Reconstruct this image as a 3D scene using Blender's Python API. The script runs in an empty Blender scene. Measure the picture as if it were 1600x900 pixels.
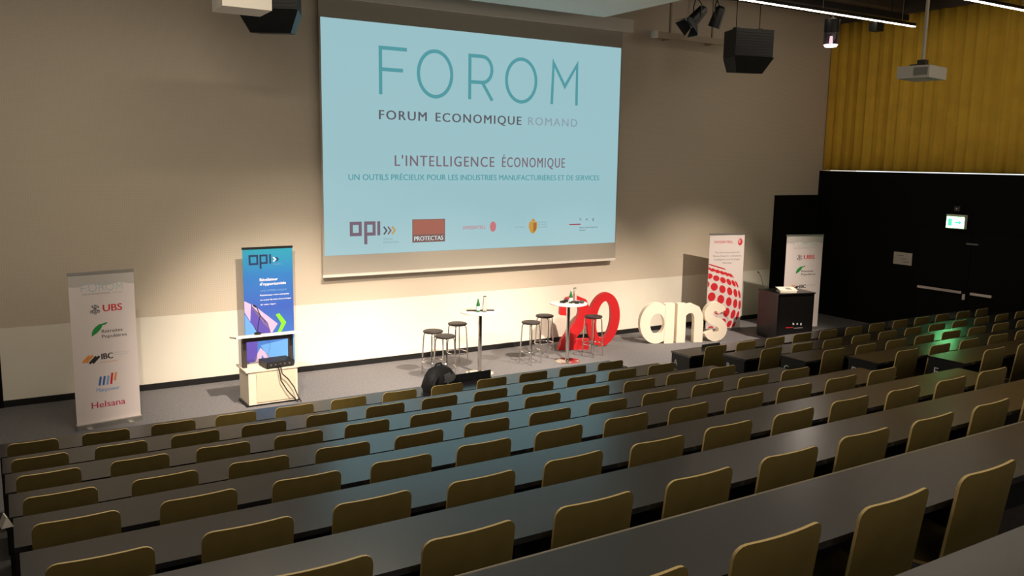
import bpy, math, random
from mathutils import Vector, Matrix
random.seed(7)
PI = math.pi
C = bpy.context.scene.collection
SC = bpy.context.scene

# ------------------------------------------------------------------ camera
CAM = (0.0, -13.655, 3.6); YAW, PITCH, ROLL, FPX = 0.54901, 0.15086, 0.0155, 1310.0
def cam_axes():
    cy, sy, cp, sp = math.cos(YAW), math.sin(YAW), math.cos(PITCH), math.sin(PITCH)
    f = Vector((sy*cp, cy*cp, -sp)); r = Vector((cy, -sy, 0)); u = r.cross(f)
    c, s = math.cos(ROLL), math.sin(ROLL)
    return c*r+s*u, -s*r+c*u, f
_r, _u, _f = cam_axes()
cd = bpy.data.cameras.new('camera'); cam = bpy.data.objects.new('camera', cd); C.objects.link(cam)
cam.matrix_world = Matrix(((_r.x, _u.x, -_f.x, CAM[0]), (_r.y, _u.y, -_f.y, CAM[1]), (_r.z, _u.z, -_f.z, CAM[2]), (0, 0, 0, 1)))
cd.sensor_fit = 'HORIZONTAL'; cd.sensor_width = 36.0; cd.lens = FPX/1600*36.0; cd.clip_end = 200
SC.camera = cam

# ------------------------------------------------------------------ world, lights, exposure
SC.view_settings.view_transform = 'Standard'
try: SC.view_settings.look = 'None'
except Exception: pass
SC.view_settings.exposure = 0.0; SC.view_settings.gamma = 1.0; SC.view_settings.use_curve_mapping = False
w = bpy.data.worlds.new('hall_ambient'); SC.world = w; w.use_nodes = True
w.node_tree.nodes['Background'].inputs[0].default_value = (1.0, 0.89, 0.74, 1)
w.node_tree.nodes['Background'].inputs[1].default_value = 0.92

def spot(name, loc, target, power, angle, blend, color=(1, .86, .71), radius=.06):
    l = bpy.data.lights.new(name, 'SPOT'); l.energy = power; l.spot_size = math.radians(angle); l.spot_blend = blend
    l.color = color; l.shadow_soft_size = radius
    o = bpy.data.objects.new(name, l); C.objects.link(o); o.location = loc
    o.rotation_euler = (Vector(target)-Vector(loc)).to_track_quat('-Z', 'Y').to_euler()
    return o
# stage spots on the lighting bar above the front rows
spot('stage_spot', (0.3, -8.8, 6.0), (4.6, -1.0, 0.0), 2900, 42, 1.0)
spot('stage_spot', (3.8, -5.6, 6.0), (3.9, -1.3, 0), 3700, 49, 1.0)
spot('stage_spot', (7.2, -6.0, 6.0), (6.9, -1.3, 0), 4000, 49, 1.0)
spot('stage_spot', (10.9, -6.4, 6.0), (9.6, -1.4, 0), 3700, 49, 1.0)
spot('stage_spot', (13.9, -5.6, 6.0), (12.9, -1.3, 0.0), 2600, 50, 1.0)
# added fill lights without fixtures, brightening the seating and the upper stage wall
def hall_fill(loc, sx, sy, power):
    l = bpy.data.lights.new('hall_fill', 'AREA'); l.shape = 'RECTANGLE'; l.size = sx; l.size_y = sy; l.energy = power; l.color = (1, .88, .70)
    o = bpy.data.objects.new('hall_fill', l); C.objects.link(o); o.location = loc
hall_fill((1.2, -5.2, 6.85), 5, .3, 190)  # added to lift the upper left of the stage wall
hall_fill((7.0, -8.6, 6.0), 13, .3, 36)
hall_fill((3.5, -12.2, 6.85), 8, .3, 36)
hall_fill((2.5, -15.6, 6.85), 6, .3, 50)

# ------------------------------------------------------------------ helpers
def lin(c):
    return tuple((v/255/12.92) if v/255 <= .04045 else ((v/255+.055)/1.055)**2.4 for v in c)
MATS = {}
def mat(name, rgb, rough=.6, metal=0.0, emit=None, estr=0.0, noise=0.0, nscale=8.0, bump=0.0, bscale=60.0, trans=0.0, spec=.5, coat=0.0):
    if name in MATS: return MATS[name]
    m = bpy.data.materials.new(name); m.use_nodes = True; nt = m.node_tree; b = nt.nodes['Principled BSDF']
    c = lin(rgb)
    b.inputs['Base Color'].default_value = (*c, 1); b.inputs['Roughness'].default_value = rough; b.inputs['Metallic'].default_value = metal
    b.inputs['Specular IOR Level'].default_value = spec; b.inputs['Transmission Weight'].default_value = trans; b.inputs['Coat Weight'].default_value = coat; b.inputs['Coat Roughness'].default_value = .22
    if emit is not None:
        b.inputs['Emission Color'].default_value = (*lin(emit), 1); b.inputs['Emission Strength'].default_value = estr
    tc = nt.nodes.new('ShaderNodeTexCoord')
    if noise > 0:
        n = nt.nodes.new('ShaderNodeTexNoise'); n.inputs['Scale'].default_value = nscale; n.inputs['Detail'].default_value = 6
        nt.links.new(tc.outputs['Object'], n.inputs['Vector'])
        r = nt.nodes.new('ShaderNodeValToRGB'); r.color_ramp.elements[0].position = .3; r.color_ramp.elements[1].position = .7
        r.color_ramp.elements[0].color = (*[v*(1-noise) for v in c], 1); r.color_ramp.elements[1].color = (*[min(1, v*(1+noise)) for v in c], 1)
        nt.links.new(n.outputs['Fac'], r.inputs['Fac']); nt.links.new(r.outputs['Color'], b.inputs['Base Color'])
    if bump > 0:
        n = nt.nodes.new('ShaderNodeTexNoise'); n.inputs['Scale'].default_value = bscale; n.inputs['Detail'].default_value = 4
        nt.links.new(tc.outputs['Object'], n.inputs['Vector'])
        bp = nt.nodes.new('ShaderNodeBump'); bp.inputs['Strength'].default_value = bump; bp.inputs['Distance'].default_value = .01
        nt.links.new(n.outputs['Fac'], bp.inputs['Height']); nt.links.new(bp.outputs['Normal'], b.inputs['Normal'])
    MATS[name] = m
    return m

class MB:
    def __init__(s): s.v = []; s.f = []; s.m = []
    def add(s, vs, fs, mi=0):
        o = len(s.v); s.v += [tuple(v) for v in vs]
        for f in fs: s.f.append(tuple(i+o for i in f)); s.m.append(mi)
        return s
    def box(s, x0, x1, y0, y1, z0, z1, mi=0, M=None):
        vs = [Vector((x, y, z)) for z in (z0, z1) for y in (y0, y1) for x in (x0, x1)]
        if M is not None: vs = [M @ v for v in vs]
        return s.add(vs, [(0, 2, 3, 1), (4, 5, 7, 6), (0, 1, 5, 4), (2, 6, 7, 3), (0, 4, 6, 2), (1, 3, 7, 5)], mi)
    def lathe(s, prof, n=20, cx=0, cy=0, cz=0, mi=0, M=None):
        vs = []
        for r, z in prof:
            for k in range(n):
                a = 2*PI*k/n; vs.append(Vector((cx+r*math.cos(a), cy+r*math.sin(a), cz+z)))
        if M is not None: vs = [M @ v for v in vs]
        fs = []
        for i in range(len(prof)-1):
            for k in range(n):
                k2 = (k+1) % n; fs.append((i*n+k, i*n+k2, (i+1)*n+k2, (i+1)*n+k))
        fs.append(tuple(range(n))[::-1]); fs.append(tuple((len(prof)-1)*n+k for k in range(n)))
        return s.add(vs, fs, mi)
    def tube(s, pts, r, n=8, mi=0, closed=False):
        pts = [Vector(p) for p in pts]; m = len(pts); vs = []; up = None
        for i, p in enumerate(pts):
            if closed: t = (pts[(i+1) % m]-pts[i-1])
            else: t = pts[min(i+1, m-1)]-pts[max(i-1, 0)]
            t.normalize()
            if up is None: up = Vector((0, 0, 1)) if abs(t.z) < .9 else Vector((1, 0, 0))
            a = t.cross(up).normalized(); b = a.cross(t).normalized(); up = b
            for k in range(n):
                q = 2*PI*k/n; vs.append(p+r*(math.cos(q)*a+math.sin(q)*b))
        fs = []
        for i in range(m if closed else m-1):
            j = (i+1) % m
            for k in range(n):
                k2 = (k+1) % n; fs.append((i*n+k, j*n+k, j*n+k2, i*n+k2))
        if not closed: fs.append(tuple(range(n))); fs.append(tuple((m-1)*n+k for k in range(n))[::-1])
        return s.add(vs, fs, mi)
    def prism(s, poly, d0, d1, mi=0, M=None):
        """polygon in XZ, extruded along Y from d0 to d1"""
        n = len(poly); vs = [Vector((x, d0, z)) for x, z in poly]+[Vector((x, d1, z)) for x, z in poly]
        if M is not None: vs = [M @ v for v in vs]
        fs = [tuple(range(n)), tuple(range(n, 2*n))[::-1]]+[(i, i+n, (i+1) % n+n, (i+1) % n) for i in range(n)]
        return s.add(vs, fs, mi)
    def zprism(s, poly, z0, z1, mi=0, M=None):
        n = len(poly); vs = [Vector((x, y, z0)) for x, y in poly]+[Vector((x, y, z1)) for x, y in poly]
        if M is not None: vs = [M @ v for v in vs]
        fs = [tuple(range(n))[::-1], tuple(range(n, 2*n))]+[(i, (i+1) % n, (i+1) % n+n, i+n) for i in range(n)]
        return s.add(vs, fs, mi)
    def strip(s, L, R, d0, d1, mi=0, closed=False):
        """band between two XZ outlines, extruded along Y"""
        n = len(L); vs = []
        for (x, z), (X, Z) in zip(L, R): vs += [(x, d0, z), (X, d0, Z), (x, d1, z), (X, d1, Z)]
        fs = []
        for i in range(n if closed else n-1):
            a, b = 4*i, 4*((i+1) % n)
            fs += [(a, a+1, b+1, b), (a+2, b+2, b+3, a+3), (a, b, b+2, a+2), (a+1, a+3, b+3, b+1)]
        if not closed:
            e = 4*(n-1); fs += [(0, 2, 3, 1), (e, e+1, e+3, e+2)]
        return s.add(vs, fs, mi)
    def flat(s, poly, y=0.0, mi=0):
        return s.add([(x, y, z) for x, z in poly], [tuple(range(len(poly)))], mi)
    def flatline(s, pts, wd, y=0.0, closed=False, mi=0):
        pts = [Vector((p[0], p[1])) for p in pts]; n = len(pts); L = []; R = []
        for i in range(n):
            a = pts[i-1] if (closed or i > 0) else pts[i]; b = pts[(i+1) % n] if (closed or i < n-1) else pts[i]
            t0 = (pts[i]-a); t1 = (b-pts[i])
            if t0.length < 1e-9: t0 = t1
            if t1.length < 1e-9: t1 = t0
            t0 = t0.normalized(); t1 = t1.normalized(); t = (t0+t1).normalized(); nn = Vector((-t.y, t.x))
            k = wd/2/max(.35, nn.dot(Vector((-t0.y, t0.x))))
            L.append(pts[i]+nn*k); R.append(pts[i]-nn*k)
        vs = [(p.x, y, p.y) for p in L]+[(p.x, y, p.y) for p in R]
        fs = [(n+i, n+(i+1) % n, (i+1) % n, i) for i in range(n if closed else n-1)]
        return s.add(vs, fs, mi)
    def mesh(s, name, mats, smooth=False):
        me = bpy.data.meshes.new(name); me.from_pydata(s.v, [], s.f)
        if not isinstance(mats, (list, tuple)): mats = [mats]
        for m in mats: me.materials.append(m)
        me.polygons.foreach_set('material_index', s.m)
        me.validate(); me.update()
        if smooth:
            for p in me.polygons: p.use_smooth = True
            try: me.set_sharp_from_angle(angle=math.radians(40))
            except Exception: pass
        return me
    def build(s, name, mats, parent=None, smooth=False):
        return link(name, s.mesh(name, mats, smooth), parent)

def link(name, me, parent=None):
    o = bpy.data.objects.new(name, me); C.objects.link(o)
    if parent is not None: o.parent = parent
    return o
def tag(o, label=None, cat=None, group=None, kind=None):
    if label: o['label'] = label
    if cat: o['category'] = cat
    if group: o['group'] = group
    if kind: o['kind'] = kind
    return o
def thing(name, label, cat, loc=(0, 0, 0), rz=0.0, group=None):
    o = bpy.data.objects.new(name, None); o.empty_display_size = .1; C.objects.link(o)
    o.location = loc; o.rotation_euler = (0, 0, rz)
    return tag(o, label, cat, group)
def copy_tree(o, parent=None):
    c = o.copy(); C.objects.link(c)
    if parent is not None: c.parent = parent
    for ch in list(o.children): copy_tree(ch, c)
    return c
def ell(cx, cz, rx, rz, n=28, a0=0, a1=2*PI, full=True):
    m = n if full else n+1
    return [(cx+rx*math.cos(a0+(a1-a0)*k/n), cz+rz*math.sin(a0+(a1-a0)*k/n)) for k in range(m)]

def text_mesh(s, bold=0.0, spacing=1.0, shear=0.0):
    cu = bpy.data.curves.new('t', 'FONT'); cu.body = s; cu.size = 1.0; cu.resolution_u = 3; cu.offset = 0.0
    cu.space_character = spacing; cu.shear = shear; cu.fill_mode = 'FRONT' if hasattr(cu, 'fill_mode') else cu.fill_mode
    o = bpy.data.objects.new('t', cu); C.objects.link(o)
    bpy.context.view_layer.update()
    me = bpy.data.meshes.new_from_object(o.evaluated_get(bpy.context.evaluated_depsgraph_get()))
    bpy.data.objects.remove(o); bpy.data.curves.remove(cu)
    return me
def text(parent, s, x, z, h, m, width=None, align='C', y=-.004, bold=0.0, spacing=1.0, name='printed_text', cap=None):
    """lettering in the XZ plane facing -Y; h = height of the capitals; width fits the line"""
    me = text_mesh(s, bold, spacing)
    xs = [v.co.x for v in me.vertices]
    if not xs: return None
    x0, x1 = min(xs), max(xs); CAPH = .73
    sz = h/CAPH; sx = (width/(x1-x0)) if width else sz
    off = {'C': -(x0+x1)/2, 'L': -x0, 'R': -x1}[align]
    for v in me.vertices:
        a, b = v.co.x, v.co.y
        v.co = (x+(a+off)*sx, y, z+b*sz)
    if bold > 0:
        n = len(me.vertices); vs = [tuple(v.co) for v in me.vertices]; ps = [tuple(p.vertices) for p in me.polygons]; d = bold*sx*.9
        nv, nf = [], []
        for i, k in enumerate((-d, 0, d)):
            nv += [(a+k, b-.0002*i, c) for a, b, c in vs]; nf += [tuple(q+i*n for q in p) for p in ps]
        me = bpy.data.meshes.new(name); me.from_pydata(nv, [], nf); me.update()
    me.materials.clear(); me.materials.append(m); me.name = name
    return link(name, me, parent)

# ------------------------------------------------------------------ materials
M_wallup = mat('perforated_beige_panel', (206, 192, 172), .8)
nt = M_wallup.node_tree; bs = nt.nodes['Principled BSDF']
tcn = nt.nodes.new('ShaderNodeTexCoord'); vor = nt.nodes.new('ShaderNodeTexVoronoi'); vor.inputs['Scale'].default_value = 34; vor.inputs['Randomness'].default_value = 0.0
nt.links.new(tcn.outputs['Object'], vor.inputs['Vector'])
rmp = nt.nodes.new('ShaderNodeValToRGB'); rmp.color_ramp.elements[0].position = .14; rmp.color_ramp.elements[1].position = .30
cu_ = lin((206, 192, 172)); rmp.color_ramp.elements[0].color = (*[v*.80 for v in cu_], 1); rmp.color_ramp.elements[1].color = (*cu_, 1)
nt.links.new(vor.outputs['Distance'], rmp.inputs['Fac']); nt.links.new(rmp.outputs['Color'], bs.inputs['Base Color'])
M_walllow = mat('smooth_cream_panel', (232, 224, 208), .55, noise=.02, nscale=2)
M_black = mat('matt_black_cladding', (11, 10, 9), .8, noise=.15, nscale=5, spec=.15)
M_base = mat('black_baseboard', (16, 14, 14), .5)
M_carpet = mat('grey_carpet', (110, 107, 108), .95, noise=.16, nscale=25, bump=.4, bscale=300)
M_tier = mat('dark_tier_carpet', (62, 58, 56), .95, noise=.2, nscale=30)
M_ceil = mat('dark_brown_ceiling', (74, 62, 50), .8, noise=.12, nscale=1.5)
M_ceilp = mat('pale_soffit', (222, 222, 212), .7, noise=.02)
M_white = mat('white_paint', (224, 216, 204), .5)
M_desk = mat('dark_grey_laminate', (36, 35, 37), .27, noise=.06, nscale=14, spec=1.0, coat=.4)
M_deskblk = mat('black_desk_panel', (18, 17, 18), .55)
M_ply = mat('olive_stained_plywood', (114, 97, 50), .5, noise=.12, nscale=6)
M_edge = mat('pale_plywood_edge', (226, 196, 130), .5)
M_alu = mat('brushed_aluminium', (190, 186, 180), .35, metal=.9)
M_chrome = mat('chrome', (215, 210, 205), .12, metal=1.0)
M_blackpl = mat('black_plastic', (14, 14, 15), .5)
M_letter = mat('white_row_letter', (232, 232, 228), .6)
M_bprint = mat('banner_white_vinyl', (222, 209, 206), .5)
M_red = mat('red_painted_foam', (200, 22, 28), .5)
M_cream = mat('white_foam', (240, 226, 206), .6)

# ------------------------------------------------------------------ the setting
XR, XL = 17.04, -1.7
F = [0, .18, .37, .57, .79, 1.01, 1.25, 1.5, 1.76, 2.03, 2.03]
YT = [-4.74-1.02*k for k in range(11)]
ZC = 7.15
wf = MB().box(-.13, XR+.4, 0, .25, 1.15, ZC).build('wall_front', M_wallup); tag(wf, 'beige perforated upper wall behind the stage', kind='structure')
MB().box(-.13, XR+.4, 0, .25, 0, 1.148).build('lower_panel', M_walllow, wf)
tag(MB().box(-.13, 15.52, -.018, 0, 0, .095).build('baseboard_front', M_base), 'black baseboard along the stage wall', kind='structure')
tag(MB().box(15.52, XR, -.04, 0, 0, 2.89).build('trim_1', M_black), 'black panel in the corner of the stage wall', kind='structure')
tag(MB().box(XL, -.13, -.04, .25, 0, ZC).build('trim_2', M_black), 'black panel at the end of the stage wall', kind='structure')
tag(MB().box(XL-.2, XL, -16, .25, 0, ZC).build('wall_left', M_black), 'dark side wall', kind='structure')
fl = MB().box(XL, XR+.4, -4.14, .25, -.2, 0).build('floor', M_carpet); tag(fl, 'grey carpeted stage floor', kind='structure')
tm = MB()
for k in range(10):
    y0 = YT[k]+.60; y1 = YT[k+1]+.60 if k < 9 else -17
    tm.box(XL, XR, y1, y0, -.2, F[k] if k else .002)
    if 0 < k < 9:   # half step in the aisle
        tm.box(7.52, 8.64, y0, y0+.34, F[k-1], (F[k-1]+F[k])/2)
ft = tm.build('floor', M_tier); tag(ft, 'dark stepped floor under the seating', kind='structure')
tag(MB().box(XL, XR+.4, -17, .25, ZC, ZC+.2).build('ceiling', M_ceil), 'dark brown ceiling', kind='structure')

# right wall: black cladding, doors, window band behind the curtain
wr = MB()
wr.box(XR, XR+.25, -17, 0, 0, 3.47)
wr = wr.build('wall_right', M_black); tag(wr, 'black clad lower side wall', kind='structure')
M_day = mat('daylight_glass', (230, 238, 245), .3, emit=(225, 238, 250), estr=1.6)
wn = MB().box(XR+.3, XR+.32, -14, -.8, 3.47, 6.9).build('window_1', M_day); tag(wn, 'bright window band behind the yellow curtain', kind='structure')
fr = MB()
for y in [-.1-2.0*i for i in range(8)]: fr.box(XR+.26, XR+.3, y-.04, y+.04, 3.6, 6.9)
fr.build('window_frame', M_blackpl, wn)
tag(MB().box(XR, XR+.45, -17, 0, 6.88, ZC).build('trim_3', M_ceil), 'dark ceiling edge above the curtain', kind='structure')

# double door in the black wall (flush leaves)
M_door = mat('black_door_leaf', (12, 11, 10), .75, spec=.15)
def door(n, y0, y1):
    d = MB().box(XR-.012, XR, y1, y0, .40, 2.25).build('door_%d' % n, M_door)
    return tag(d, 'flush black door leaf under the exit sign' if n == 1 else 'flush black door leaf beside the first one', kind='structure')
d1 = door(1, -2.78, -3.90); d2 = door(2, -3.915, -5.0)
for d, a, b in ((d1, -2.84, -3.82), (d2, -4.01, -4.45)):
    pb = MB().box(XR-.085, XR-.055, b, a, 1.005, 1.055)
    pb.box(XR-.055, XR-.012, a-.06, a-.02, 1.01, 1.05); pb.box(XR-.055, XR-.012, b+.02, b+.06, 1.01, 1.05)
    pb.build('push_bar', M_alu, d)
MB().box(XR-.05, XR-.012, -3.89, -3.83, .88, 1.0).build('lock_case', M_alu, d1)
MB().box(XR-.05, XR-.012, -4.05, -3.81, 2.03, 2.06).build('door_closer', mat('grey_metal', (120, 118, 112), .5), d1)

# ------------------------------------------------------------------ curtains
M_curt = mat('mustard_curtain', (226, 182, 58), .85, noise=.08, nscale=3)
def curtain(y0, y1, label, ph):
    me = MB(); n = int(abs(y1-y0)/.028); L = []
    for i in range(n+1):
        y = y0+(y1-y0)*i/n
        x = XR+.12+.026*math.sin(y*2*PI/.27+ph+.8*math.sin(y*1.7))+.018*math.sin(y*2*PI/.83+ph*2)+.010*math.sin(y*2*PI/.117)
        L.append((x, y))
    zs = [3.488, 4.4, 5.4, 6.4, 6.9]; vs = []
    for z in zs: vs += [(x+.004*math.sin(z*3+y*5), y, z) for x, y in L]
    m = n+1; fs = [(a*m+i, a*m+i+1, (a+1)*m+i+1, (a+1)*m+i) for a in range(len(zs)-1) for i in range(n)]
    me.add(vs, fs)
    o = me.mesh('curtain', M_curt, True)
    o = link('curtain', o)
    sd = o.modifiers.new('thickness', 'SOLIDIFY'); sd.thickness = .004
    return tag(o, label, 'curtain', 'yellow curtains on the side wall')
curtain(-.0, -4.20, 'pleated mustard yellow curtain beside the stage wall corner', 0.0)
curtain(-4.17, -13.0, 'pleated mustard yellow curtain nearest the seats, right of the narrow gap', 1.3)

# ------------------------------------------------------------------ seating
def shell_back():
    w, r, H, lo, t = .215, .048, .875, .40, .013
    xs = [-w, -w+.004, -w+.013, -w+.028, -w+.048, -.10, -.05, 0, .05, .10, w-.048, w-.028, w-.013, w-.004, w]
    def top(x):
        d = abs(x)-(w-r)
        return H-(r-math.sqrt(max(0, r*r-d*d))) if d > 0 else H
    def pos(x, z, o):
        y = (H-z)*.15+.020*(x/w)**2*(.6+.4*(z-lo)/(H-lo))+o
        return (x, y, z)
    nv = 6; m = len(xs); b = MB(); vs = []
    for o in (0, t):
        for x in xs:
            for j in range(nv): vs.append(pos(x, lo+(top(x)-lo)*j/(nv-1), o))
    fs = []; es = []
    N = m*nv
    for i in range(m-1):
        for j in range(nv-1):
            a = i*nv+j
            fs.append((a, a+nv, a+nv+1, a+1)); fs.append((N+a, N+a+1, N+a+nv+1, N+a+nv))
        a = i*nv+nv-1; es.append((a, a+nv, N+a+nv, N+a))
        a = i*nv; es.append((a, N+a, N+a+nv, a+nv))
    for j in range(nv-1):
        es.append((j, j+1, N+j+1, N+j)); a = (m-1)*nv+j; es.append((a, N+a, N+a+1, a+1))
    b.add(vs, fs, 0); o = len(b.f)
    for e in es: b.f.append(e); b.m.append(1)
    return b.mesh('backrest', [M_ply, M_edge], True)
def shell_seat():
    w, t = .215, .013; b = MB(); n = 8; m = 6; vs = []
    for o in (0, -t):
        for i in range(n+1):
            y = .10+.33*i/n
            for j in range(m+1):
                x = -w+2*w*j/m
                z = .455-.02*math.sin(PI*i/n)+.012*(x/w)**2-(.03 if i == n else 0)+o
                vs.append((x*(1 if i < n else .86), y, z))
    k = m+1; N = (n+1)*k; fs = []; es = []
    for i in range(n):
        for j in range(m):
            a = i*k+j; fs += [(a, a+1, a+k+1, a+k), (N+a, N+a+k, N+a+k+1, N+a+1)]
    for i in range(n):
        a = i*k; es.append((a, a+k, N+a+k, N+a)); a = i*k+m; es.append((a, N+a, N+a+k, a+k))
    for j in range(m):
        a = j; es.append((a, N+a, N+a+1, a+1)); a = n*k+j; es.append((a, a+1, N+a+1, N+a))
    b.add(vs, fs, 0)
    for e in es: b.f.append(e); b.m.append(1)
    return b.mesh('seat', [M_ply, M_edge], True)
ME_back, ME_seat = shell_back(), shell_seat()
pm = MB().lathe([(.12, 0), (.12, .012), (.03, .02), (.028, .38), (.05, .40), (.05, .425)], 12, 0, .27, 0)
ME_post = pm.mesh('pedestal', M_alu, True)
ME_arm = MB().box(-.03, .03, .12, .40, .405, .425).box(-.045, -.02, .085, .125, .40, .56).box(.02, .045, .085, .125, .40, .56).mesh('bracket', M_blackpl)
ORD = ['first', 'second', 'third', 'fourth', 'fifth', 'sixth', 'seventh', 'eighth', 'ninth', 'tenth', 'eleventh', 'twelfth']
def chair(x, y, z, rz, label):
    t = thing('auditorium_chair', label, 'chair', (x, y, z), rz, 'wooden auditorium chairs')
    for n, me in (('backrest', ME_back), ('seat', ME_seat), ('pedestal', ME_post), ('bracket', ME_arm)): link(n, me, t)
    return t
def in_view(x, y, z, m=90):
    d = Vector((x, y, z))-Vector(CAM); wv = d.dot(_f)
    if wv < .3: return False
    px, py = 800+FPX*d.dot(_r)/wv, 450-FPX*d.dot(_u)/wv
    return -m < px < 1600+m and -m < py < 900+m
for k in range(8):
    for j in range(12):                 # left block, counted from the aisle
        x = 7.09+min(k, 5)*.030-.633*j; z = F[k]
        if in_view(x, YT[k], z+.86, 60):
            chair(x, YT[k]+random.uniform(-.012, .012), z, random.uniform(-.03, .03), 'wooden chair, left block, %s row from the stage, %s from the middle aisle' % (ORD[k], ORD[j]))
    for j in range(12):                 # right block
        x = 9.15+.652*j; z = F[k]
        if in_view(x, YT[k], z+.86, 60):
            chair(x, YT[k]+random.uniform(-.012, .012)+(.06 if k == 0 else 0), z, random.uniform(-.04, .04), 'wooden chair, right block, %s row from the stage, %s from the middle aisle' % (ORD[k], ORD[j]))

def desk_row(k, x0, x1, block, letter=None):
    z = F[k]+.74; y = YT[k]+(.06 if (k == 0 and block == 'right') else 0)
    t = thing('desk_row', 'long dark grey desk of the %s block, %s row from the stage' % (block, ORD[k]), 'desk', ((x0+x1)/2, y, F[k]), 0, 'continuous lecture desks')
    a, b = x0-(x0+x1)/2, x1-(x0+x1)/2
    MB().box(a, b, .092, .52, .712, .74).build('desktop', M_desk, t)
    MB().box(a+.02, b-.02, .46, .48, .30, .712).build('modesty_panel', M_deskblk, t)
    if k < 8: MB().tube([(a+.35, .585, .684), (b-.35, .585, .684)], .022, 8).box(a+.35, b-.35, .48, .585, .668, .678).build('cable_rail', mat('grey_rail', (150, 138, 118), .5), t)
    for xa in (a, b-.03): e = MB().box(xa, xa+.03, .11, .50, .002, .712).build('end_panel', M_deskblk, t)
    for j in (2.5, 5.5, 8.5):      # supports stand between two chairs
        xm = (7.09+min(k, 5)*.03-.633*j if block == 'left' else 9.15+.652*j)-(x0+x1)/2; MB().box(xm-.015, xm+.015, .16, .46, .002, .712).build('support', M_deskblk, t)
    if letter:
        lt = text(t, letter, 0, 0, .09, M_letter, bold=.01, name='row_letter')
        lt.location = (a-.004, .40, .545); lt.rotation_euler = (0, 0, -PI/2)
    return t
for k in range(9): desk_row(k, -.15+min(k, 5)*.025, 7.45+min(k, 5)*.02, 'left')
for k in range(6): desk_row(k, 8.70, 16.72, 'right', 'ABCDEF'[k] if k < 5 else None)

# ------------------------------------------------------------------ projection screen
SX0, SX1, SZ0, SZ1 = 4.585, 10.705, 1.975, 5.83
ps = thing('projection_screen', 'large projection screen showing a pale blue title slide on the stage wall', 'screen', ((SX0+SX1)/2, -.15, 1.63))
ox, oz = (SX0+SX1)/2, 1.63
M_scr = mat('screen_fabric', (166, 157, 144), .8)
MB().box(SX0-ox-.03, SX1-ox+.03, 0, .006, 0.02, 6.22-oz).build('screen_fabric', M_scr, ps)
MB().box(SX0-ox-.04, SX1-ox+.02, -.018, .022, -.02, .025).build('bottom_bar', M_white, ps)
MB().box(SX0-ox-.25, 10.92-ox, -.10, .145, 6.14-oz, 6.38-oz).build('screen_case', M_white, ps)
def emat(name, rgb, k=1.0):
    return mat(name, (0, 0, 0), .9, emit=rgb, estr=k, spec=0.0)
SLIDE = mat('projected_slide', (70, 70, 70), .8, emit=(150, 190, 197), estr=1.0)
im = MB().box(SX0-ox, SX1-ox, -.004, 0, SZ0-oz, SZ1-oz).build('projected_image', SLIDE, ps)
W, H = SX1-SX0, SZ1-SZ0
def SU(u, v): return (SX0-ox+u*W, SZ1-oz-v*H)           # slide coordinates, v downwards
T_teal = emat('slide_teal', (84, 152, 160)); T_dark = emat('slide_dark_grey', (92, 92, 98)); T_lite = emat('slide_light_grey', (138, 158, 170))
T_mauve = emat('slide_mauve', (122, 106, 116)); T_red = emat('slide_red', (160, 70, 80)); T_gold = emat('slide_gold', (196, 150, 70)); T_rust = emat('slide_rust', (166, 104, 88)); T_wht = emat('slide_white', (205, 220, 220)); T_brown = emat('slide_brown', (128, 96, 90)); T_pink = emat('slide_pink', (196, 120, 124))
yy = -.006
fo = MB(); lw = .062
def seg(*p, closed=False): fo.flatline([SU(*q) for q in p], lw, yy, closed)
def uell(cu, cv, ru, rv, n=44, a0=0, a1=2*PI, full=True): return [(cu+ru*math.cos(a0+(a1-a0)*i/n), cv-rv*math.sin(a0+(a1-a0)*i/n)) for i in range(n if full else n+1)]
vt, vb = .103, .301
seg((.246, vt), (.167, vt), (.167, vb)); seg((.167, .194), (.234, .194))
seg(*uell(.3335, .198, .0525, .1), closed=True)
seg((.445, vb), (.445, vt), *uell(.487, .162, .032, .059, 14, PI/2, -PI/2, False), (.445, .221)); seg((.487, .221), (.521, vb))
seg(*uell(.622, .199, .0525, .1), closed=True)
seg((.734, vb), (.738, vt), (.782, .212), (.827, vt), (.828, vb))
fo.build('slide_title', T_teal, im)
def st(s, u0, u1, v, h, m, bold=0.0, y=yy, **kw):
    """one line of slide text between u0 and u1, baseline v, capital height h"""
    x, z = SU((u0+u1)/2, v); return text(im, s, x, z, h*H, m, width=(u1-u0)*W, y=y, name='slide_text', bold=bold, **kw)
def words(line, u0, u1, v, h, m, bold=0.0, gap=.5):
    ws = line.split(' '); n = sum(len(w_) for w_ in ws)+gap*(len(ws)-1); u = u0; c = (u1-u0)/n
    for w_ in ws: st(w_, u, u+c*len(w_), v, h, m, bold, spacing=1.2); u += c*(len(w_)+gap)
words('FORUM ECONOMIQUE', .162, .624, .408, .042, T_dark, .022, 1.0)
st('ROMAND', .649, .833, .406, .040, T_lite, .012, spacing=1.2)
words("L'INTELLIGENCE ÉCONOMIQUE", .208, .789, .610, .050, T_mauve, .020, 1.2)
st('UN OUTILS PRÉCIEUX POUR LES INDUSTRIES MANUFACTURIÈRES ET DE SERVICES', .071, .926, .673, .027, T_teal, .016)
lg = MB()   # opi
def lseg(b, pts, wd, closed=False): b.flatline([SU(*q) for q in pts], wd, yy, closed)
lseg(lg, [(.077, .862), (.103, .862), (.103, .911), (.077, .911)], .055, True)
lseg(lg, [(.119, .956), (.119, .862), (.144, .862), (.144, .911), (.119, .911)], .055); lseg(lg, [(.158, .855), (.158, .918)], .055)
lg.build('slide_logo', emat('slide_plum', (122, 102, 114)), im)
for i, m in enumerate((T_dark, T_mauve, T_gold)):
    b = MB(); u = .173+i*.0125; lseg(b, [(u, .880), (u+.009, .898), (u, .915)], .028); b.build('slide_logo', m, im)
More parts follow.
